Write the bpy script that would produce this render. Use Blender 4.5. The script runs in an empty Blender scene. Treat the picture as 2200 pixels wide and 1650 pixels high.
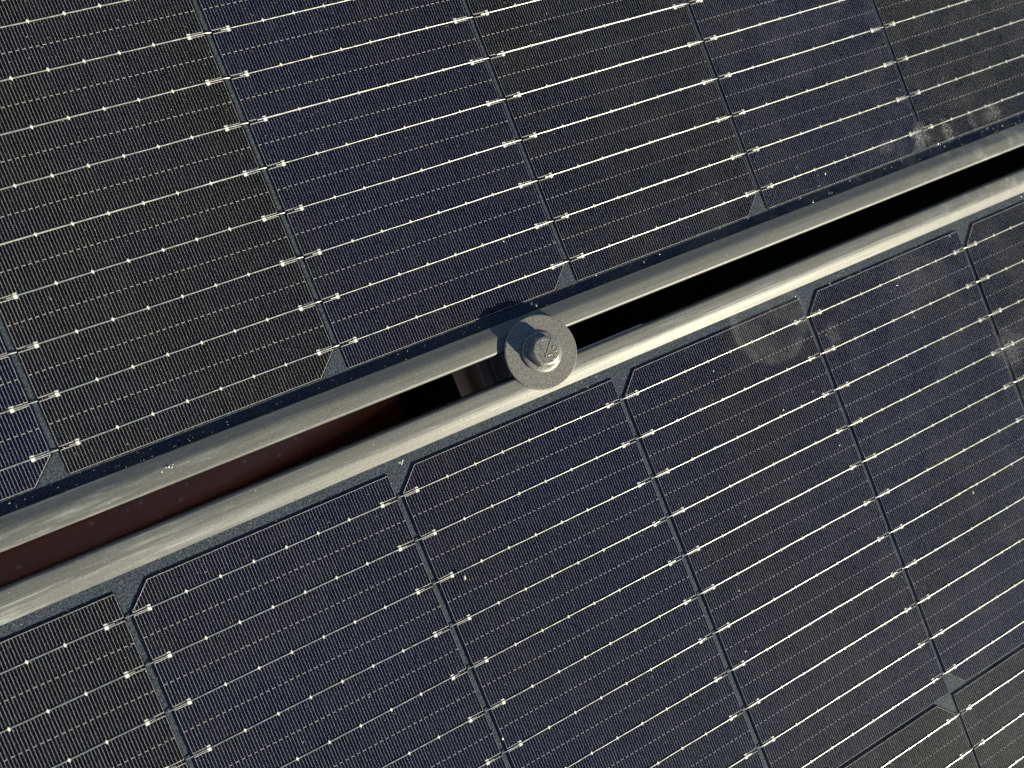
import bpy, math, random
from mathutils import Matrix, Vector

# ------------------------------------------------------------------ camera, sky, sun, exposure
scene = bpy.context.scene
COL = scene.collection
MM = 0.001
CAM = Vector((71.603, 3.597, 258.770)) * MM
AX_X = Vector((0.888701, -0.371128, 0.269210))      # image right
AX_Y = Vector((0.367091, 0.927757, 0.067166))       # image up
AX_Z = Vector((-0.274689, 0.039134, 0.960736))      # towards the viewer
cam = bpy.data.cameras.new('camera')
cam.sensor_fit = 'HORIZONTAL'
cam.sensor_width = 9.693
cam.lens = 1557.0 * 9.693 / 2200.0
cam.clip_start = 0.01
cam.clip_end = 200.0
cam.dof.use_dof = True
cam.dof.focus_distance = 0.268
cam.dof.aperture_fstop = 3.6
cam_ob = bpy.data.objects.new('camera', cam)
COL.objects.link(cam_ob)
m = Matrix((AX_X, AX_Y, AX_Z)).transposed().to_4x4()
m.translation = CAM
cam_ob.matrix_world = m
scene.camera = cam_ob

SUN_EL = math.radians(29.0)
SUN_AZ = math.atan2(0.55, -0.835)                   # clockwise from +Y
world = bpy.data.worlds.new('World')
scene.world = world
world.use_nodes = True
wn = world.node_tree
sky = wn.nodes.new('ShaderNodeTexSky')
sky.sky_type = 'NISHITA'
sky.sun_disc = False
sky.sun_elevation = SUN_EL
sky.sun_rotation = SUN_AZ
sky.air_density = 1.0
sky.dust_density = 0.15
sky.ozone_density = 2.5
sky.altitude = 1500.0
wn.links.new(sky.outputs[0], wn.nodes['Background'].inputs[0])
wn.nodes['Background'].inputs[1].default_value = 0.05

sun = bpy.data.lights.new('sun', 'SUN')
sun.energy = 5.0
sun.angle = math.radians(0.53)
sun.color = (1.0, 0.912, 0.71)
sun_ob = bpy.data.objects.new('sun', sun)
COL.objects.link(sun_ob)
to_sun = Vector((math.sin(SUN_AZ) * math.cos(SUN_EL), math.cos(SUN_AZ) * math.cos(SUN_EL), math.sin(SUN_EL)))
sun_ob.rotation_euler = to_sun.to_track_quat('Z', 'Y').to_euler()
sun_ob.location = to_sun * 2.0

scene.view_settings.view_transform = 'Standard'
scene.view_settings.look = 'None'
scene.view_settings.exposure = 0.9
scene.view_settings.gamma = 1.0
scene.view_settings.use_curve_mapping = False
scene.cycles.max_bounces = 5
scene.cycles.diffuse_bounces = 3
scene.cycles.glossy_bounces = 2
scene.cycles.use_adaptive_sampling = True
scene.cycles.adaptive_threshold = 0.025
scene.cycles.transparent_max_bounces = 12
scene.cycles.use_denoising = True
scene.cycles.sample_clamp_indirect = 4.0

random.seed(7)

# ------------------------------------------------------------------ mesh helpers (all in millimetres)
class MB:
    def __init__(s):
        s.v = []; s.f = []; s.smooth = []
    def add(s, verts, faces, smooth=False):
        o = len(s.v)
        s.v += [tuple(p) for p in verts]
        s.f += [tuple(i + o for i in f) for f in faces]
        s.smooth += [smooth] * len(faces)
    def box(s, x0, x1, y0, y1, z0, z1):
        s.add([(x0, y0, z0), (x1, y0, z0), (x1, y1, z0), (x0, y1, z0), (x0, y0, z1), (x1, y0, z1), (x1, y1, z1), (x0, y1, z1)],
              [(3, 2, 1, 0), (4, 5, 6, 7), (0, 1, 5, 4), (1, 2, 6, 5), (2, 3, 7, 6), (3, 0, 4, 7)])
    def strip(s, a, b, w, z, h):
        # a printed line from a to b: trapezoid section, width w, on plane z, height h
        ax, ay = a; bx, by = b
        dx, dy = bx - ax, by - ay
        l = math.hypot(dx, dy)
        nx, ny = -dy / l, dx / l
        v = []
        for (px, py) in ((ax, ay), (bx, by)):
            for (o, zz) in ((-0.5, z), (-0.3, z + h), (0.3, z + h), (0.5, z)):
                v.append((px + nx * w * o, py + ny * w * o, zz))
        s.add(v, [(1, 0, 4, 5), (2, 1, 5, 6), (3, 2, 6, 7)])
    def prism(s, poly, z0, z1):
        n = len(poly)
        v = [(x, y, z0) for x, y in poly] + [(x, y, z1) for x, y in poly]
        f = [tuple(range(n - 1, -1, -1)), tuple(range(n, 2 * n))]
        f += [(i, (i + 1) % n, n + (i + 1) % n, n + i) for i in range(n)]
        s.add(v, f)
    def tube(s, path, r, n=8, squash=1.0):
        # path: points (x, y, z); section circle in the plane across the local direction
        rings = []
        for i, p in enumerate(path):
            a = Vector(path[max(0, i - 1)]); b = Vector(path[min(len(path) - 1, i + 1)])
            d = (b - a).normalized()
            up = Vector((0, 0, 1))
            sd = d.cross(up)
            if sd.length < 1e-4: sd = Vector((1, 0, 0))
            sd.normalize(); up2 = sd.cross(d)
            rings.append([Vector(p) + sd * r * math.cos(2 * math.pi * k / n) + up2 * r * squash * math.sin(2 * math.pi * k / n) for k in range(n)])
        v = [p for ring in rings for p in ring]
        f = []
        for i in range(len(path) - 1):
            for k in range(n):
                f.append((i * n + k, i * n + (k + 1) % n, (i + 1) * n + (k + 1) % n, (i + 1) * n + k))
        s.add(v, f, True)
        s.add(rings[0], [tuple(range(n))]); s.add(rings[-1], [tuple(range(n - 1, -1, -1))])
    def lathe(s, prof, cx, cy, n=64, smooth=True):
        v = []; f = []
        k = len(prof)
        for i in range(n):
            a = 2 * math.pi * i / n
            for r, z in prof: v.append((cx + r * math.cos(a), cy + r * math.sin(a), z))
        for i in range(n):
            j = (i + 1) % n
            for q in range(k - 1):
                f.append((i * k + q, j * k + q, j * k + q + 1, i * k + q + 1))
        s.add(v, f, smooth)
    def mesh(s, name):
        me = bpy.data.meshes.new(name)
        me.from_pydata([(x * MM, y * MM, z * MM) for x, y, z in s.v], [], s.f)
        for p, sm in zip(me.polygons, s.smooth): p.use_smooth = sm
        me.update()
        return me
    def build(s, name, mat, parent=None):
        me = s.mesh(name)
        me.materials.append(mat)
        return link(name, me, parent)

def link(name, me, parent=None, mw=None):
    o = bpy.data.objects.new(name, me)
    COL.objects.link(o)
    if parent: o.parent = parent
    if mw is not None: o.matrix_local = mw
    return o

def tag(o, label, cat, group=None):
    o['label'] = label; o['category'] = cat
    if group: o['group'] = group
    return o

def empty(name, loc=(0, 0, 0)):
    o = bpy.data.objects.new(name, None)
    o.empty_display_size = 0.02
    o.location = Vector(loc) * MM
    COL.objects.link(o)
    return o

def fix_normals(o):
    import bmesh
    bm = bmesh.new(); bm.from_mesh(o.data)
    bmesh.ops.remove_doubles(bm, verts=bm.verts, dist=1e-7)
    bmesh.ops.recalc_face_normals(bm, faces=bm.faces)
    bm.to_mesh(o.data); bm.free()
    return o

# ------------------------------------------------------------------ materials
class NT:
    def __init__(s, name):
        s.m = bpy.data.materials.new(name); s.m.use_nodes = True
        s.t = s.m.node_tree
        s.t.nodes.clear()
        s.out = s.t.nodes.new('ShaderNodeOutputMaterial')
    def n(s, kind, ins=None, **attrs):
        nd = s.t.nodes.new(kind)
        for k, v in attrs.items(): setattr(nd, k, v)
        for k, v in (ins or {}).items(): s.put(nd, k, v)
        return nd
    def put(s, nd, k, v):
        if hasattr(v, 'bl_idname') and hasattr(v, 'outputs'): v = v.outputs[0]
        if isinstance(v, bpy.types.NodeSocket): s.t.links.new(v, nd.inputs[k])
        else:
            if isinstance(v, tuple) and len(v) == 3 and nd.inputs[k].type == 'RGBA': v = (*v, 1)
            nd.inputs[k].default_value = v
    def math(s, op, a, b=None, c=None, clamp=False):
        nd = s.t.nodes.new('ShaderNodeMath'); nd.operation = op; nd.use_clamp = clamp
        s.put(nd, 0, a)
        if b is not None: s.put(nd, 1, b)
        if c is not None: s.put(nd, 2, c)
        return nd.outputs[0]
    def ramp(s, x, a, b, lo=0.0, hi=1.0):
        nd = s.t.nodes.new('ShaderNodeMapRange'); nd.interpolation_type = 'SMOOTHSTEP'
        s.put(nd, 0, x); s.put(nd, 1, a); s.put(nd, 2, b); s.put(nd, 3, lo); s.put(nd, 4, hi)
        return nd.outputs[0]
    def mix(s, f, a, b):
        nd = s.t.nodes.new('ShaderNodeMix'); nd.data_type = 'RGBA'
        s.put(nd, 0, f); s.put(nd, 6, a if not isinstance(a, tuple) else (*a, 1)); s.put(nd, 7, b if not isinstance(b, tuple) else (*b, 1))
        return nd.outputs[2]
    def pos(s):
        g = s.n('ShaderNodeNewGeometry')
        return s.n('ShaderNodeVectorMath', {0: g.outputs['Position'], 'Scale': 1000.0}, operation='SCALE').outputs[0]
    def scaled(s, v, sc):
        return s.n('ShaderNodeVectorMath', {0: v, 1: sc}, operation='MULTIPLY').outputs[0]
    def noise(s, v, scale, detail=3.0, rough=0.55, w=None):
        return s.n('ShaderNodeTexNoise', {'Vector': v, 'Scale': scale, 'Detail': detail, 'Roughness': rough}).outputs['Fac']
    def bsdf(s, **k):
        names = {'color': 'Base Color', 'rough': 'Roughness', 'metal': 'Metallic', 'spec': 'Specular IOR Level', 'normal': 'Normal', 'ior': 'IOR', 'coat': 'Coat Weight', 'coatr': 'Coat Roughness'}
        return s.n('ShaderNodeBsdfPrincipled', {names[a]: b for a, b in k.items()})
    def bump(s, h, strength, dist):
        return s.n('ShaderNodeBump', {'Height': h, 'Strength': strength, 'Distance': dist * MM}).outputs[0]
    def done(s, sh):
        s.t.links.new(sh.outputs[0] if hasattr(sh, 'outputs') else sh, s.out.inputs['Surface'])
        return s.m

def mat_aluminium():
    t = NT('anodised_aluminium')
    p = t.pos()
    sep = t.n('ShaderNodeSeparateXYZ', {0: p})
    grain = t.noise(p, 1.7, 3.0, 0.85)
    streak = t.noise(t.scaled(p, (0.02, 1.3, 1.3)), 1.0, 4.0, 0.6)
    blot = t.noise(t.scaled(p, (0.05, 0.16, 0.16)), 1.0, 4.0, 0.6)
    # pale smears of dried dirt: far left of both rails and far right of the upper one
    left = t.ramp(sep.outputs[0], 90.0, -20.0)
    right = t.ramp(sep.outputs[0], 320.0, 400.0)
    sm_l = t.math('MULTIPLY', t.ramp(t.noise(t.scaled(p, (0.035, 0.42, 0.3)), 1.0, 5.0, 0.72), 0.47, 0.75), t.math('ADD', t.math('MULTIPLY', left, 0.7), 0.10))
    sm_r = t.math('MULTIPLY', t.ramp(t.noise(p, 0.14, 5.0, 0.7), 0.44, 0.7), t.math('MULTIPLY', right, 0.45))
    smear = t.math('MAXIMUM', sm_l, sm_r)
    # scuff line running along the crest of the lower rail
    wob = t.math('MULTIPLY', t.math('SUBTRACT', t.noise(t.scaled(p, (0.03, 0.0, 0.0)), 1.0, 2.0), 0.5), 1.6)
    off = t.math('ABSOLUTE', t.math('ADD', t.math('ADD', sep.outputs[1], 10.35), wob))
    scuff = t.math('MULTIPLY', t.ramp(off, 0.24, 0.05), t.ramp(t.noise(t.scaled(p, (0.035, 1.0, 1.0)), 1.0, 3.0), 0.42, 0.62))
    off2 = t.math('ABSOLUTE', t.math('ADD', t.math('ADD', sep.outputs[1], 9.2), t.math('MULTIPLY', wob, 2.0)))
    wide = t.math('MULTIPLY', t.math('MULTIPLY', t.ramp(off2, 1.8, 0.2), t.ramp(t.noise(t.scaled(p, (0.03, 0.3, 0.3)), 1.0, 3.0), 0.5, 0.7)), 0.35)
    wear = t.math('MAXIMUM', scuff, t.math('MAXIMUM', wide, smear))
    base = t.mix(t.ramp(grain, 0.28, 0.72), (0.10, 0.104, 0.096), (0.195, 0.197, 0.180))
    base = t.mix(t.ramp(blot, 0.35, 0.7, 0.0, 0.35), base, (0.15, 0.158, 0.15))
    fl = t.noise(t.scaled(p, (0.012, 2.2, 1.2)), 1.0, 3.0, 0.65)
    base = t.mix(t.ramp(fl, 0.46, 0.72, 0.0, 0.28), base, (0.27, 0.275, 0.26))  # streaky highlights along the rails put into the base colour
    base = t.mix(t.ramp(fl, 0.5, 0.3, 0.0, 0.3), base, (0.085, 0.09, 0.088))
    base = t.mix(t.math('MULTIPLY', wear, 0.7), base, (0.42, 0.44, 0.43))
    rough = t.math('ADD', t.math('ADD', 0.54, t.math('MULTIPLY', t.math('SUBTRACT', streak, 0.5), 0.25)), t.math('MULTIPLY', wear, 0.25))
    metal = t.math('SUBTRACT', 0.38, t.math('MULTIPLY', wear, 0.4))
    nb = t.bump(t.math('ADD', t.noise(p, 5.0, 2.0, 0.6), t.math('MULTIPLY', streak, 0.6)), 0.5, 0.05)
    return t.done(t.bsdf(color=base, rough=rough, metal=metal, normal=nb))

def mat_zinc():
    t = NT('zinc_plated_steel')
    p = t.pos()
    g1 = t.noise(p, 1.9, 4.0, 0.9)
    g2 = t.noise(p, 0.5, 3.0, 0.6)
    base = t.mix(t.ramp(g1, 0.34, 0.66), (0.085, 0.083, 0.073), (0.46, 0.45, 0.395))
    base = t.mix(t.ramp(g2, 0.4, 0.75, 0.0, 0.4), base, (0.27, 0.265, 0.236))
    rough = t.ramp(g1, 0.3, 0.7, 0.46, 0.34)
    nb = t.bump(t.noise(p, 3.0, 3.0, 0.7), 0.35, 0.07)
    return t.done(t.bsdf(color=base, rough=rough, metal=0.62, normal=nb))

def mat_cell():
    t = NT('silicon_cell')
    p = t.pos()
    oi = t.n('ShaderNodeObjectInfo')          # each cell carries its own tint
    sp = t.noise(p, 0.028, 3.0, 0.6)
    c = t.mix(t.ramp(sp, 0.32, 0.70, 0.0, 0.55), oi.outputs['Color'], (0.0024, 0.0030, 0.0150))
    c = t.mix(t.ramp(t.noise(p, 0.012, 2.0), 0.4, 0.7, 0.0, 0.5), c, (0.0042, 0.0040, 0.0046))
    return t.done(t.bsdf(color=c, rough=0.6, spec=0.02))

def mat_silver():
    t = NT('silver_paste')
    p = t.pos()
    v = t.noise(p, 1.2, 0.0, 0.5)
    c = t.mix(v, (0.62, 0.61, 0.57), (0.90, 0.88, 0.82))
    return t.done(t.bsdf(color=c, rough=0.6, metal=0.0, spec=0.15))

def mat_pad():
    t = NT('solder')
    p = t.pos()
    c = t.mix(t.noise(p, 2.0, 2.0), (0.72, 0.70, 0.64), (0.92, 0.90, 0.84))
    return t.done(t.bsdf(color=c, rough=0.45, metal=0.0))

def mat_ribbon():
    t = NT('tinned_copper_wire')
    p = t.pos()
    n = t.noise(t.scaled(p, (0.6, 3.0, 3.0)), 1.0, 3.0, 0.6)
    glint_hue = t.noise(t.scaled(p, (0.35, 0.35, 0.35)), 1.0, 2.0, 0.6)  # pale rainbow glints of the wires, painted into their colour
    c = t.mix(t.ramp(glint_hue, 0.35, 0.65), (0.88, 0.79, 0.64), (0.72, 0.82, 0.80))
    c = t.mix(t.ramp(n, 0.35, 0.65, 0.6, 0.0), c, (0.42, 0.41, 0.38))
    return t.done(t.bsdf(color=c, rough=t.ramp(n, 0.3, 0.7, 0.30, 0.42), metal=0.78))

def mat_backsheet():
    t = NT('embossed_black_backsheet')
    p = t.pos()
    vo = t.n('ShaderNodeTexVoronoi', {'Vector': p, 'Scale': 1.4}, feature='F1').outputs['Distance']
    dim = t.ramp(vo, 0.1, 0.55)
    n = t.noise(p, 1.6, 3.0, 0.7)
    c = t.mix(t.math('MULTIPLY', dim, t.ramp(n, 0.3, 0.7)), (0.016, 0.020, 0.029), (0.098, 0.118, 0.140))
    nb = t.bump(t.math('ADD', dim, n), 0.6, 0.12)
    return t.done(t.bsdf(color=c, rough=0.7, spec=0.08, normal=nb))

def mat_glass():
    t = NT('dusty_hazed_solar_glass')
    p = t.pos()
    sep = t.n('ShaderNodeSeparateXYZ', {0: p})
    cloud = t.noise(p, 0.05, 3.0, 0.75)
    east_haze = t.ramp(sep.outputs[0], 120.0, 430.0)  # sky haze growing towards the right, painted in as a pale film
    film = t.math('ADD', 0.001, t.math('MULTIPLY', t.ramp(cloud, 0.38, 0.72), t.math('ADD', 0.003, t.math('MULTIPLY', east_haze, 0.024))))
    # Schlick reflectance, the same from either side of the pane
    g = t.n('ShaderNodeNewGeometry')
    cs = t.math('ABSOLUTE', t.n('ShaderNodeVectorMath', {0: g.outputs['Normal'], 1: g.outputs['Incoming']}, operation='DOT_PRODUCT').outputs['Value'])
    fres = t.math('ADD', 0.024, t.math('MULTIPLY', t.math('POWER', t.math('SUBTRACT', 1.0, cs), 5.0), 0.40))
    gl = t.n('ShaderNodeBsdfGlossy', {'Color': (1, 1, 1, 1), 'Roughness': 0.06})
    tr = t.n('ShaderNodeBsdfTransparent', {'Color': (0.97, 0.98, 0.98, 1)})
    mx = t.n('ShaderNodeMixShader', {0: fres, 1: tr, 2: gl})
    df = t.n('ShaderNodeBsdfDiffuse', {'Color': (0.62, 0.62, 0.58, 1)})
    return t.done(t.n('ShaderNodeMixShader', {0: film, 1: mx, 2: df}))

def mat_smear(st, rim):
    # dried mark on the glass; object coordinates run from -1 to 1 over its disc
    t = NT('dried_smear')
    tc = t.n('ShaderNodeTexCoord')
    p = t.pos()
    ln = t.n('ShaderNodeVectorMath', {0: tc.outputs['Object']}, operation='LENGTH').outputs['Value']
    d = t.math('MULTIPLY', ln, 1000.0)
    blotch = t.noise(p, 1.0, 5.0, 0.85)
    if rim:
        k = t.math('ADD', t.math('MULTIPLY', t.ramp(d, 1.0, 0.9), 0.55), t.math('MULTIPLY', t.ramp(t.math('ABSOLUTE', t.math('SUBTRACT', d, 0.86)), 0.14, 0.0), 0.45))
        k = t.math('MULTIPLY', k, t.ramp(blotch, 0.1, 0.8, 0.6, 1.2))
        k = t.math('MULTIPLY', k, t.ramp(t.noise(p, 0.08, 3.0), 0.35, 0.6, 0.3, 1.0))
    else:
        warp = t.math('MULTIPLY', t.math('SUBTRACT', t.noise(p, 0.22, 3.0, 0.6), 0.5), 1.1)
        k = t.math('MULTIPLY', t.math('MULTIPLY', t.ramp(t.math('ADD', d, warp), 0.9, 0.15), t.ramp(d, 1.0, 0.6)), t.ramp(blotch, 0.44, 0.64))
    tr = t.n('ShaderNodeBsdfTransparent')
    df = t.n('ShaderNodeBsdfDiffuse', {'Color': (0.66, 0.67, 0.66, 1)})
    return t.done(t.n('ShaderNodeMixShader', {0: t.math('MULTIPLY', k, st), 1: tr, 2: df}))

def mat_plain(name, c, rough=0.6, metal=0.0, spec=0.4, var=0.0, scale=1.0):
    t = NT(name)
    col = c
    if var:
        p = t.pos()
        col = t.mix(t.noise(p, scale, 3.0, 0.6), tuple(x * (1 - var) for x in c), tuple(min(1, x * (1 + var)) for x in c))
    return t.done(t.bsdf(color=col, rough=rough, metal=metal, spec=spec))

def mat_roof():
    t = NT('brown_roof_paint')
    p = t.pos()
    sp = t.n('ShaderNodeTexVoronoi', {'Vector': p, 'Scale': 0.24}, feature='F1', voronoi_dimensions='2D')
    vc = t.n('ShaderNodeSeparateColor', {0: sp.outputs['Color']})
    k = t.ramp(sp.outputs['Distance'], t.math('MULTIPLY', t.math('POWER', vc.outputs[0], 2.5), 0.30), 0.0)
    n = t.noise(p, 0.08, 4.0)
    c = t.mix(n, (0.62, 0.175, 0.085), (0.72, 0.22, 0.11))
    c = t.mix(t.math('MULTIPLY', k, 0.7), c, (1.0, 0.62, 0.46))
    return t.done(t.bsdf(color=c, rough=0.16, metal=0.85))

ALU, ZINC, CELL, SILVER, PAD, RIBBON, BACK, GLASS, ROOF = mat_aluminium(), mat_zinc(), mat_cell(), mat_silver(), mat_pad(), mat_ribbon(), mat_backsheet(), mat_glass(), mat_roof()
RAILM = mat_plain('bronze_anodised_rail', (0.78, 0.52, 0.43), 0.5, 0.0, 0.5, 0.12, 0.3)
GRAIN = mat_plain('pale_grain', (0.80, 0.76, 0.66), 0.7, 0.0, 0.3, 0.15, 2.0)
TAN = mat_plain('tan_grain', (0.50, 0.34, 0.24), 0.7, 0.0, 0.3, 0.15, 2.0)

def mat_droplet():
    t = NT('dried_droplet')
    tr = t.n('ShaderNodeBsdfTransparent')
    gl = t.n('ShaderNodeBsdfGlossy', {'Roughness': 0.12})
    df = t.n('ShaderNodeBsdfDiffuse', {'Color': (0.7, 0.7, 0.68, 1)})
    a = t.n('ShaderNodeMixShader', {0: 0.10, 1: tr, 2: gl})
    return t.done(t.n('ShaderNodeMixShader', {0: 0.08, 1: a, 2: df}))
DROP = mat_droplet()

# ------------------------------------------------------------------ dimensions (mm)
Z_GLASS, Z_TOP, Z_BACK, Z_FOOT, Z_ROOF = 2.2, 4.0, -0.62, -26.3, -79.0
GAP = 5.2                      # frame face to the middle of the gap
LIP = 10.1
PITCH, BUS = 92.7, 16.52
K0 = 28.66
CELL_W, CELL_H = 90.75, 91.45  # width, half height
PADS = (5.6, 17.35, 28.45, 39.55, 50.65, 61.75, 72.85, 85.05)
NF = 88
FX0, FX1 = 0.7, 90.45
BY = [(-5 + i) * BUS for i in range(11)]

# ------------------------------------------------------------------ the setting
roof = MB()
roof.box(-1500, 2000, -1700, 1700, Z_ROOF - 6, Z_ROOF)
ro = roof.build('roof', mat_plain('roof_shade_black', (0.012, 0.011, 0.011), 0.8, 0.0, 0.2, 0.3, 0.05)); ro['kind'] = 'structure'  # blacked out to stand for the deep shade right of the sheet
# brown coated roof sheet under the left part, bending down towards the right
rs = MB()
cv = [(-520, -39, 0), (-300, -31, 0), (-120, -29, 0), (-60, -29.3, 0), (-20, -30.5, 0.0), (0, -32, 0.004), (20, -34.5, 0.012), (40, -38, 0.026), (60, -42, 0.05), (80, -46, 0.085), (100, -51, 0.13), (112, -54, 0.16)]  # bend and twist added to dim the sky reflection towards the right
n = len(cv)
for up_ in (0.0, -0.9):
    v = []
    for y in (-130, -6, 6, 130): v += [(x, y, z + tl * y + up_) for x, z, tl in cv]
    f = [(r * n + i, r * n + i + 1, (r + 1) * n + i + 1, (r + 1) * n + i) for r in range(3) for i in range(n - 1)]
    rs.add(v, f if up_ == 0 else [q[::-1] for q in f], True)
so = rs.build('roof_sheet', ROOF); so['kind'] = 'structure'

# ------------------------------------------------------------------ shared cell meshes (local x from the chamfered edge, y about the middle)
def mesh_cell():
    b = MB(); w, h = CELL_W, CELL_H
    b.prism([(0, -83.15), (7.9, -h), (w, -h), (w, h), (7.9, h), (0, 83.15)], -0.18, 0.0)
    return b.mesh('solar_cell')

def mesh_fingers():
    b = MB(); w, z, h = 0.037, 0.004, 0.022
    ytop = 91.1
    step = (FX1 - FX0) / (NF - 1)
    rnd = random.Random(3)
    for i in range(NF):
        x = FX0 + step * i
        y = ytop if x > 8.15 else 83.35 + (x - 0.7) * (ytop - 83.35) / 7.45
        if i in (0, NF - 1):
            ys = [-y] + [v for q in BY for v in (q - 0.62, q + 0.62)] + [y]
            for k in range(0, len(ys), 2):
                if ys[k + 1] - ys[k] > 0.05: b.strip((x, ys[k]), (x, ys[k + 1]), w * 1.6, z, h)
        else:
            b.strip((x, -y), (x, y), w * rnd.uniform(0.9, 1.1), z, h)
    for s in (-1, 1):
        b.strip((8.15, s * ytop), (FX1, s * ytop), w * 2.2, z + 0.002, h)
        b.strip((0.7, s * 83.35), (8.15, s * ytop), w * 2.2, z + 0.002, h)
    for k in range(10):
        y = BY[k] + BUS / 2
        for i in range(0, NF - 1, 2):
            x = FX0 + step * i
            b.strip((x, y), (x + step, y), w * 3.0, z + 0.003, h)
    return b.mesh('finger_grid')

def mesh_bus():
    # printed busbar lines with their forked ends
    b = MB()
    for y in BY:
        b.strip((PADS[0], y), (PADS[-1], y), 0.14, 0.008, 0.022)
        for s in (-1, 1):
            b.strip((FX0, y + s * 0.62), (PADS[0], y + s * 0.62), 0.14, 0.008, 0.024)
            b.strip((PADS[-1], y + s * 0.62), (FX1, y + s * 0.62), 0.14, 0.008, 0.024)
    return b.mesh('busbar_print')

def mesh_midpads():
    b = MB()
    for y in BY:
        for x in PADS[1:-1]:
            poly = []
            for k in range(8):
                a = k * math.pi / 4
                r = (0.48, 0.38, 0.74, 0.38)[k % 4]
                poly.append((x + r * math.cos(a), y + r * math.sin(a)))
            b.prism(poly, 0.012, 0.385)
    return b.mesh('solder_points')

def mesh_endpad():
    b = MB()
    for s in (-1, 1):
        b.prism([(-0.55, s * 0.18), (-0.45, s * 0.62), (-0.62, s * 0.92), (0.50, s * 0.98), (0.62, s * 0.60), (0.45, s * 0.18)][::s], 0.012, 0.12)
    b.prism([(-0.55, -0.22), (0.5, -0.22), (0.5, 0.22), (-0.55, 0.22)], 0.012, 0.37)
    return b.mesh('solder_pad')

def mesh_ribbon(seed):
    b = MB()
    rnd = random.Random(seed)
    path = [(-9.0, 0, -0.38), (-2.3, 0, -0.37), (-1.7, 0, -0.28), (-0.9, 0, 0.02), (0.0, 0, 0.15), (0.8, 0, 0.19), (3.0, 0, 0.19)]
    x = 5.6
    y = 0.0
    while x < 86.5:
        y = max(-0.09, min(0.09, y + rnd.uniform(-0.05, 0.05)))
        path.append((x, y, 0.19 + rnd.uniform(-0.015, 0.02)))
        x += rnd.uniform(2.4, 4.2)
    path.append((87.6, y, 0.19))
    b.tube(path, 0.205, 10, 0.85)
    return b.mesh('ribbon_wire')

M_CELL, M_FING, M_BUS, M_MID, M_PAD, M_RIB = mesh_cell(), mesh_fingers(), mesh_bus(), mesh_midpads(), mesh_endpad(), [mesh_ribbon(i) for i in range(5)]
for me, mt in ((M_CELL, CELL), (M_FING, SILVER), (M_BUS, SILVER), (M_MID, PAD), (M_PAD, PAD), *[(r_, RIBBON) for r_ in M_RIB]): me.materials.append(mt)

def place_cell(panel, x, y, flip):
    mw = Matrix.Translation(((x + random.uniform(-0.12, 0.12)) * MM, (y + random.uniform(-0.15, 0.15)) * MM, 0)) @ Matrix.Rotation((math.pi if flip else 0.0) + random.uniform(-0.0012, 0.0012), 4, 'Z')
    c = link('solar_cell', M_CELL, panel, mw)
    f = link('finger_grid', M_FING, c); f['kind'] = 'stuff'
    f = link('busbar_print', M_BUS, c); f['kind'] = 'stuff'
    f = link('solder_points', M_MID, c); f['kind'] = 'stuff'
    for yb in BY:
        dy = random.uniform(-0.07, 0.07)
        link('ribbon_wire', random.choice(M_RIB), c, Matrix.Translation((0, (yb + dy) * MM, 0)) @ Matrix.Rotation(random.uniform(-0.0009, 0.0009), 4, 'Z'))
        link('solder_pad', M_PAD, c, Matrix.Translation((PADS[0] * MM, yb * MM, 0)))
        link('solder_pad', M_PAD, c, Matrix.Translation((PADS[-1] * MM, yb * MM, 0)) @ Matrix.Rotation(math.pi, 4, 'Z'))
    return c

# ------------------------------------------------------------------ frame: a profile swept along one side with mitred ends
def frame_profile():
    p = [(0.0, Z_FOOT), (0.0, 3.0)]
    for k in range(1, 6):
        a = math.pi / 2 * k / 5
        p.append((1.0 - 1.0 * math.cos(a), 3.0 + 1.0 * math.sin(a)))
    p += [(3.0, 4.0), (4.8, 4.0)]
    p += [(5.3, 3.97), (5.8, 3.89), (6.3, 3.75), (6.8, 3.56), (7.8, 3.13), (8.8, 2.69), (9.5, 2.39)]
    p += [(9.95, 2.22), (10.1, 2.15), (10.1, 2.06)]
    p += [(1.9, 2.06), (1.9, Z_FOOT + 1.8), (22.0, Z_FOOT + 1.8), (22.0, Z_FOOT)]
    return p

SMOOTH_TO = 19
def sweep(name, a, b, n, parent):
    # a -> b along the outer face; n points into the panel
    t = (Vector(b) - Vector(a)).normalized(); n = Vector(n)
    prof = frame_profile(); k = len(prof)
    v = []
    L = (Vector(b) - Vector(a)).length
    segs = max(1, int(L / 60))
    for i in range(segs + 1):
        u = i / segs
        for d, z in prof:
            x0 = Vector(a) + t * d; x1 = Vector(b) - t * d
            q = x0.lerp(x1, u) + n * d
            v.append((q.x, q.y, z))
    f = []; sm = []
    for i in range(segs):
        for j in range(k):
            jj = (j + 1) % k
            f.append((i * k + j, (i + 1) * k + j, (i + 1) * k + jj, i * k + jj)); sm.append(j <= SMOOTH_TO - 2 and j >= 1)
    m_ = MB(); m_.add(v, f); m_.smooth = sm
    m_.add([v[j] for j in range(k)], [tuple(range(k))]); m_.add([v[segs * k + j] for j in range(k)], [tuple(range(k - 1, -1, -1))])
    o = m_.build(name, ALU, parent)
    return fix_normals(o)

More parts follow.
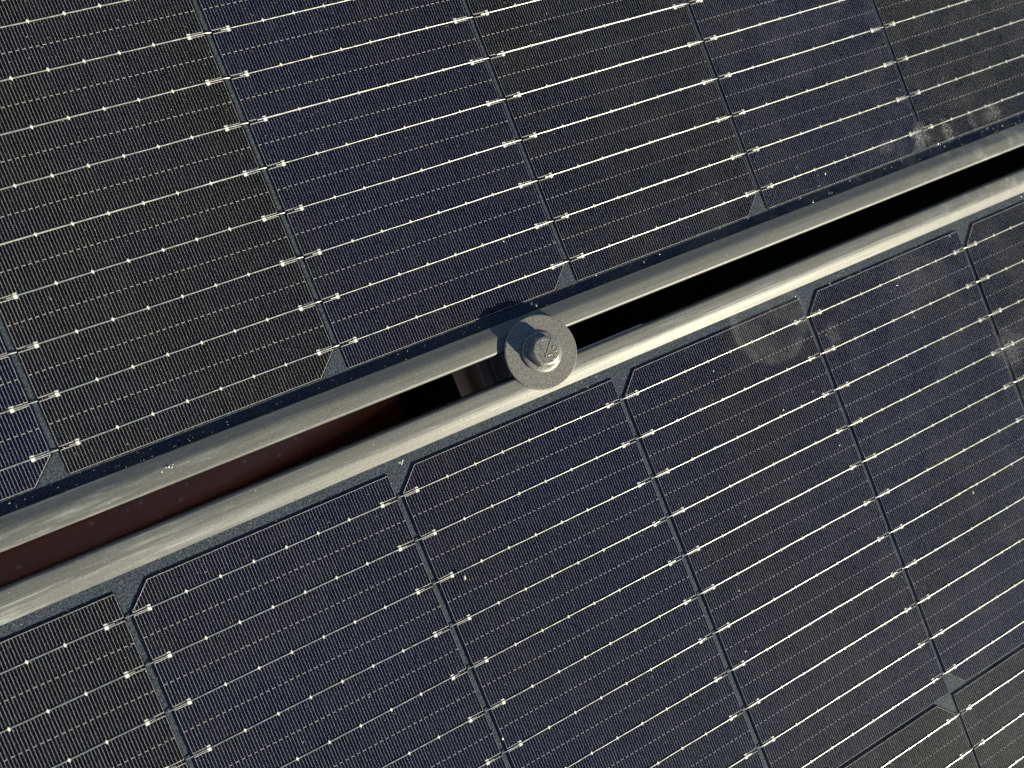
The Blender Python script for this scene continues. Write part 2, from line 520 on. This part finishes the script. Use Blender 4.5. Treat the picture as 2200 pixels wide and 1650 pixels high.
def panel(x0, x1, sgn, rows, label):
    depth = 19.6 + rows * 184.4 + 22
    root = empty('solar_panel', ((x0 + x1) / 2, sgn * (GAP + depth / 2), Z_FOOT))
    root['label'] = label; root['category'] = 'solar panel'; root['group'] = 'framed solar panels beside the gap'
    bpy.context.view_layer.update()
    off = -root.location / MM
    hold = off
    ya, yb = sgn * GAP, sgn * (GAP + depth)
    made = []
    A, B, C_, D = (x0, ya), (x1, ya), (x1, yb), (x0, yb)
    s = sgn
    made.append(sweep('frame_rail', A, B, (0, s), None))
    made.append(sweep('frame_rail', D, C_, (0, -s), None))
    made.append(sweep('frame_rail', A, D, (1, 0), None))
    made.append(sweep('frame_rail', B, C_, (-1, 0), None))
    g = MB()
    yi0, yi1 = sorted((ya + s * 2.1, yb - s * 2.1))
    g.add([(x0 + 2.1, yi0, Z_GLASS), (x1 - 2.1, yi0, Z_GLASS), (x1 - 2.1, yi1, Z_GLASS), (x0 + 2.1, yi1, Z_GLASS)], [(0, 1, 2, 3)])
    # the pane sits just under the frame lip
    for i, p in enumerate(g.v): g.v[i] = (p[0], p[1], 2.04)
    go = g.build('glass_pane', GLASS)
    made.append(go)
    bk = MB(); bk.box(x0 + 2.2, x1 - 2.2, yi0 + 0.1, yi1 - 0.1, Z_BACK - 0.5, Z_BACK)
    made.append(bk.build('back_sheet', BACK))
    for o in made:
        o.parent = root
        o.matrix_local = Matrix.Translation(-root.location)
    return root

XL, XR = -112.0, 1110.0
up = panel(XL, XR, 1, 1, 'solar panel above the gap, its lowest cells in the shadow of its frame')
lo = panel(XL, XR, -1, 2, 'solar panel below the gap, cells dusty, with sky haze painted in towards the right')
def local(root, x, y): return (x - root.location.x / MM, y - root.location.y / MM)

def add_cell(root, x, y, flip, tint):
    lx, ly = local(root, x, y)
    c = place_cell(root, lx, ly, flip)
    c.location.z = -root.location.z
    c.color = (*tint, 1.0)
    return c
YC = K0 + 5 * BUS
NAVY, VIOLET, OLIVE, COAL, WARM_SHEEN = (0.0022, 0.0032, 0.0185), (0.0030, 0.0033, 0.0165), (0.0036, 0.0037, 0.0050), (0.0030, 0.0034, 0.0082), (0.0090, 0.0078, 0.0095)  # last tint paints a warm sheen into the second row's cell colour
UP_T = (NAVY, OLIVE, VIOLET, COAL, NAVY, OLIVE, NAVY)
LO_T = (COAL, NAVY, NAVY, VIOLET, NAVY, COAL, NAVY)
for i in range(-1, 6):
    add_cell(up, 90.65 + PITCH * i, YC, True, UP_T[i + 1])
    add_cell(lo, 0.25 + PITCH * i, -YC, False, LO_T[i + 1])
for i in range(-1, 6):
    add_cell(lo, 90.65 + PITCH * i, -YC - 184.37, True, WARM_SHEEN)

# thin ledge on the inner wall of the lower frame, right of the bolt
q = MB(); q.box(168.0, 207.0, -5.18, -4.62, -5.6, -5.2)
o = q.build('wall_ledge', mat_plain('bare_aluminium', (0.7, 0.71, 0.72), 0.35, 0.3)); o.parent = lo; o.matrix_local = Matrix.Translation(-lo.location)

# ------------------------------------------------------------------ mounting rail under the gap
rail_root = empty('mounting_rail', (162, -80, Z_ROOF))
rb = MB()
prof = [(142.6, Z_ROOF), (142.6, -28.0), (143.0, -27.2), (146.4, -27.2), (146.8, -29.6), (148.3, -29.6), (148.5, -28.4), (149.1, -28.4), (149.3, -29.6),
        (153.6, -29.6), (153.8, -28.2), (154.5, -28.2), (154.7, -29.9), (156.4, -29.9), (156.4, -40), (163.6, -40), (163.6, -29.9), (166, -29.9), (166.2, -28.2), (167, -28.2), (167.2, -29.6), (178, -29.6), (178.3, -27.2), (181.4, -27.2), (182, -28.0), (182, Z_ROOF)]
prof = [(x, z + 0.85 if z > -45 else z) for x, z in prof]
v = []; n = len(prof)
for y in (-420, 240): v += [(x, y, z) for x, z in prof]
rb.add(v, [(i, (i + 1) % n, n + (i + 1) % n, n + i) for i in range(n)] + [tuple(range(n)), tuple(range(2 * n - 1, n - 1, -1))])
o = fix_normals(rb.build('rail_body', RAILM)); o.parent = rail_root; o.matrix_local = Matrix.Translation(-rail_root.location)
ribm = mat_plain('lit_rib_edge', (0.95, 0.84, 0.76), 0.45, 0.0, 0.5)  # near-white colour stands for light caught on the rib edges
for x, z0 in ((142.55, -27.0), (148.4, -27.5), (153.75, -27.3)):
    q = MB(); q.box(x, x + 0.55, -419, 239, z0 - 1.2, z0 + 0.06)
    o = q.build('rail_rib', ribm); o.parent = rail_root; o.matrix_local = Matrix.Translation(-rail_root.location)
tag(rail_root, 'dark bronze ribbed rail seen through the gap beside the washer', 'rail')

# ------------------------------------------------------------------ washer and bolt
BX, BYC = 159.0, 0.0
w = MB()
zt = Z_TOP + 1.9
w.lathe([(3.4, Z_TOP + 0.02), (13.6, Z_TOP + 0.02), (14.0, Z_TOP + 0.25), (14.0, zt - 0.3), (13.85, zt - 0.06), (13.6, zt), (3.4, zt), (3.4, Z_TOP + 0.02)], BX, BYC, 96)
wo = w.build('washer', ZINC)
for p in wo.data.polygons: p.use_smooth = abs(p.normal.z) < 0.9
tag(fix_normals(wo), 'round speckled zinc washer bridging both frames under the bolt', 'washer')

bolt = empty('hex_bolt', (BX, BYC, zt))
b = MB()
zf = zt + 0.02
b.lathe([(0.0, zf), (7.2, zf), (7.55, zf + 0.25), (7.6, zf + 0.85), (7.3, zf + 1.05), (6.2, zf + 1.18), (5.2, zf + 1.30), (0.0, zf + 1.35)], BX, BYC, 72)
fl = b.build('flange', ZINC)
b = MB()
b.lathe([(0.0, zf), (2.9, zf), (2.9, -40.0), (0.0, -40.0)], BX, BYC, 24)
sh = b.build('shank', ZINC)
# hexagonal head with a chamfered round top
b = MB()
zh0, zh1 = zf + 1.0, zf + 5.9
R6 = 5.95; AP = R6 * math.cos(math.pi / 6)
rot = math.radians(111.0)
N = 72
def hexr(a):
    k = (a - rot) % (math.pi / 3)
    return AP / math.cos(k - math.pi / 6)
rings = []
for zz, mode in ((zh0, 0), (zh1 - 0.9, 1), (zh1 - 0.12, 2), (zh1, 3)):
    ring = []
    for k in range(N):
        a = rot + 2 * math.pi * k / N
        r = hexr(a)
        z = zz
        if mode == 1: z = zh1 - 0.12 - max(0.0, (r - 4.95)) * 0.62
        if mode == 2: r = 4.95
        if mode == 3: r = 4.72
        ring.append((BX + r * math.cos(a), BYC + r * math.sin(a), z))
    rings.append(ring)
vv = [p for r_ in rings for p in r_]
ff = []
for i in range(3):
    for k in range(N): ff.append((i * N + k, i * N + (k + 1) % N, (i + 1) * N + (k + 1) % N, (i + 1) * N + k))
ff.append(tuple(3 * N + k for k in range(N)))
b.add(vv, ff)
hd = b.build('hex_head', ZINC)
# raised head markings, as strokes on the round top (coordinates along image right / up, mm)
ex = Vector((0.923, -0.385)); ey = Vector((0.385, 0.923))
def stroke(pts, r=0.21):
    s = MB()
    path = []
    for (px, py) in pts:
        q = ex * px + ey * py
        path.append((BX + q.x, BYC + q.y, zh1 + 0.03))
    s.tube(path, r, 6, 0.9)
    return s
def px(a, b_): return ((a - 665) / 240.0 * 4.95, -(b_ - 590) / 240.0 * 4.95)
MARKS = [[(565, 415), (750, 375), (668, 640)], [(540, 485), (570, 555), (648, 660), (645, 725)], [(540, 670), (575, 720), (628, 800)],
         [(770, 565), (768, 530), (790, 512), (825, 520), (852, 545), (858, 580), (835, 602), (800, 598)],
         [(690, 690), (720, 660), (770, 655), (815, 680), (818, 715), (790, 742), (740, 730), (700, 712)]]
marks = MB()
for mk in MARKS:
    s = stroke([px(a, c) for a, c in mk])
    o_ = len(marks.v)
    marks.v += s.v; marks.f += [tuple(i + o_ for i in f) for f in s.f]; marks.smooth += s.smooth
em = marks.build('head_marking', ZINC)
for o in (fl, sh, hd):
    fix_normals(o); o.parent = bolt; o.matrix_local = Matrix.Translation(-bolt.location)
em.parent = hd
tag(bolt, 'flanged hex head bolt with raised letters on its head, clamping the washer', 'bolt')

# ------------------------------------------------------------------ loose debris on the glass and frames
def crumb(name, x, y, z, sx, sy, sz, rot_, mat, label, seed, group=None):
    rnd = random.Random(seed)
    b = MB()
    n1, n2 = 8, 5
    v = []
    for i in range(n2 + 1):
        ph = math.pi * i / n2
        for k in range(n1):
            a = 2 * math.pi * k / n1
            j = rnd.uniform(0.85, 1.12)
            v.append((sx * j * math.sin(ph) * math.cos(a), sy * j * math.sin(ph) * math.sin(a), sz * (1 - math.cos(ph)) ))
    f = []
    for i in range(n2):
        for k in range(n1): f.append((i * n1 + k, i * n1 + (k + 1) % n1, (i + 1) * n1 + (k + 1) % n1, (i + 1) * n1 + k))
    b.add(v, f, True)
    o = b.build(name, mat)
    o.location = Vector((x, y, z + 0.01)) * MM
    o.rotation_euler = (0, 0, rot_)
    tag(o, label, 'debris', group)
    return o
ZG = 2.04
crumb('seed_husk', 102.2, -64.1, ZG, 0.38, 0.85, 0.2, -0.2, GRAIN, 'oblong white grain on the lower panel below the second cell gap', 1)
crumb('seed_husk', 93.1, -122.1, ZG, 0.40, 0.55, 0.2, 0.2, GRAIN, 'small round white grain at the bottom edge of the photo on the lower panel', 2)
crumb('seed_husk', 193.0, -139.3, ZG, 0.32, 0.5, 0.2, 0.5, TAN, 'tiny pinkish tan grain on a lower panel cell', 3)
crumb('seed_husk', 323.4, -129.2, ZG, 0.55, 0.85, 0.25, -0.1, TAN, 'tan flake on the lower panel near the right edge', 4)
b = MB()
b.tube([(-1.0, 0.35, 0.15), (-0.3, 0.1, 0.2), (0.15, -0.35, 0.18), (0.5, 0.2, 0.3), (0.95, 0.75, 0.22)], 0.13, 6)
b.tube([(0.15, -0.35, 0.18), (-0.25, -0.75, 0.15)], 0.11, 6)
o = b.build('fluff', GRAIN); o.location = Vector((96.8, -17.5, ZG)) * MM
tag(o, 'white hooked fibre on the dark strip below the lower frame', 'debris')
for i, (x, y, s_, lab) in enumerate((
        (27.9, 10.7, 0.36, 'largest white crumb of the cluster on the upper frame at the left'),
        (28.7, 10.2, 0.26, 'white crumb touching the largest one on the upper frame, nearer the gap'),
        (27.0, 10.9, 0.22, 'white crumb just left of the largest one on the upper frame'),
        (29.2, 11.0, 0.18, 'smallest white crumb, right of the largest one on the upper frame'),
        (25.4, 10.0, 0.26, 'leftmost white crumb on the upper frame, apart from the cluster'))):
    crumb('white_crumb', x, y, Z_TOP - 0.01, s_, s_ * 0.8, s_ * 0.4, i, GRAIN, lab, 20 + i, 'crumbs clustered on the upper frame')

# dried smears on the glass: thin films of dirt lying on the pane
for (x, y, rx, ry, st, rim, lab) in (
        (257.5, -23.5, 19.5, 19.0, 0.085, 1, 'pale round print on the lower panel just right of the washer'),
        (366.5, 26.5, 8.0, 9.5, 0.50, 0, 'white splash mark over the rightmost cell corner of the upper panel'),
        (381.5, 24.5, 5.0, 8.5, 0.42, 0, 'narrow white smear just right of the splash on the upper panel'),
        (398.0, 24.0, 4.0, 8.0, 0.20, 0, 'faint upright smear on the upper panel between two whiter smears'),
        (411.0, 25.0, 8.0, 7.0, 0.38, 0, 'speckled white smear on the upper panel nearest the right edge'),
        (345.0, 27.0, 8.0, 5.0, 0.20, 0, 'faint scribbled smear left of the splash on the upper panel'),
        (373.0, -78.0, 13.0, 13.0, 0.32, 0, 'blotchy white smear on the lower panel at the right edge'),
        (285.0, -38.5, 6.0, 8.0, 0.17, 0, 'small bluish smear right of the round print on the lower panel'),
        (333.0, -33.0, 30.0, 18.0, 0.10, 0, 'wide faint haze on the lower panel under the frame at the right')):
    q = MB()
    q.add([(0, 0, 0)] + [(math.cos(k * math.pi / 16), math.sin(k * math.pi / 16), 0) for k in range(32)], [(0, k + 1, (k + 1) % 32 + 1) for k in range(32)])
    o = q.build('dried_smear', mat_smear(st * 0.8, rim))
    o.location = Vector((x, y, ZG + 0.012)) * MM
    o.scale = (rx, ry, 1.0)
    tag(o, lab, 'smear', 'dried smears on the glass')

# scattered dust grains: one uncountable object
rnd = random.Random(11)
d = MB()
def grain(x, y, z, r):
    a = rnd.uniform(0, 6.28); e = rnd.uniform(0.5, 1.4)
    v = [(x + r * e * math.cos(a + k * 2.0944), y + r * math.sin(a + k * 2.0944), z) for k in range(3)]
    v.append((x + rnd.uniform(-.3, .3) * r, y + rnd.uniform(-.3, .3) * r, z + r * 0.9))
    d.add(v, [(0, 1, 3), (1, 2, 3), (2, 0, 3)])
for i in range(9000):
    x = rnd.uniform(-60, 470); y = rnd.uniform(-260, 175)
    if abs(y) < 15.4: continue
    grain(x, y, ZG + 0.005, min(0.22, 0.055 + rnd.expovariate(1 / 0.025)))
for i in range(600):   # denser along the glass edge beside the frames
    x = rnd.uniform(-40, 440); y = rnd.choice((-1, 1)) * (15.5 + abs(rnd.gauss(0, 2.4)))
    grain(x, y, ZG + 0.005, min(0.20, 0.055 + rnd.expovariate(1 / 0.022)))
for i in range(1300):
    x = rnd.uniform(-40, 440); y = rnd.choice((-1, 1)) * rnd.uniform(6.2, 10.0)
    if math.hypot(x - BX, y) < 14.5: continue
    grain(x, y, Z_TOP, min(0.2, 0.05 + rnd.expovariate(1 / 0.02)))
do = d.build('dust', GRAIN); do['kind'] = 'stuff'; do['label'] = 'pale dust grains scattered over glass and frames'

# dried droplets, mostly to the right
dr = MB()
for i in range(260):
    x = 470 - abs(rnd.gauss(0, 150)); y = rnd.uniform(-160, 60)
    if rnd.random() < 0.35: y = rnd.choice((-1, 1)) * rnd.uniform(16, 20)
    if abs(y) < 15.8 or x < 150: continue
    r = rnd.uniform(0.28, 0.62)
    dr.lathe([(r, ZG + 0.004), (r * 0.8, ZG + r * 0.16), (r * 0.4, ZG + r * 0.27), (0.001, ZG + r * 0.3)], x, y, 10)
dd = dr.build('droplet_marks', DROP); dd['kind'] = 'stuff'; dd['label'] = 'dried droplet marks on the glass towards the right'
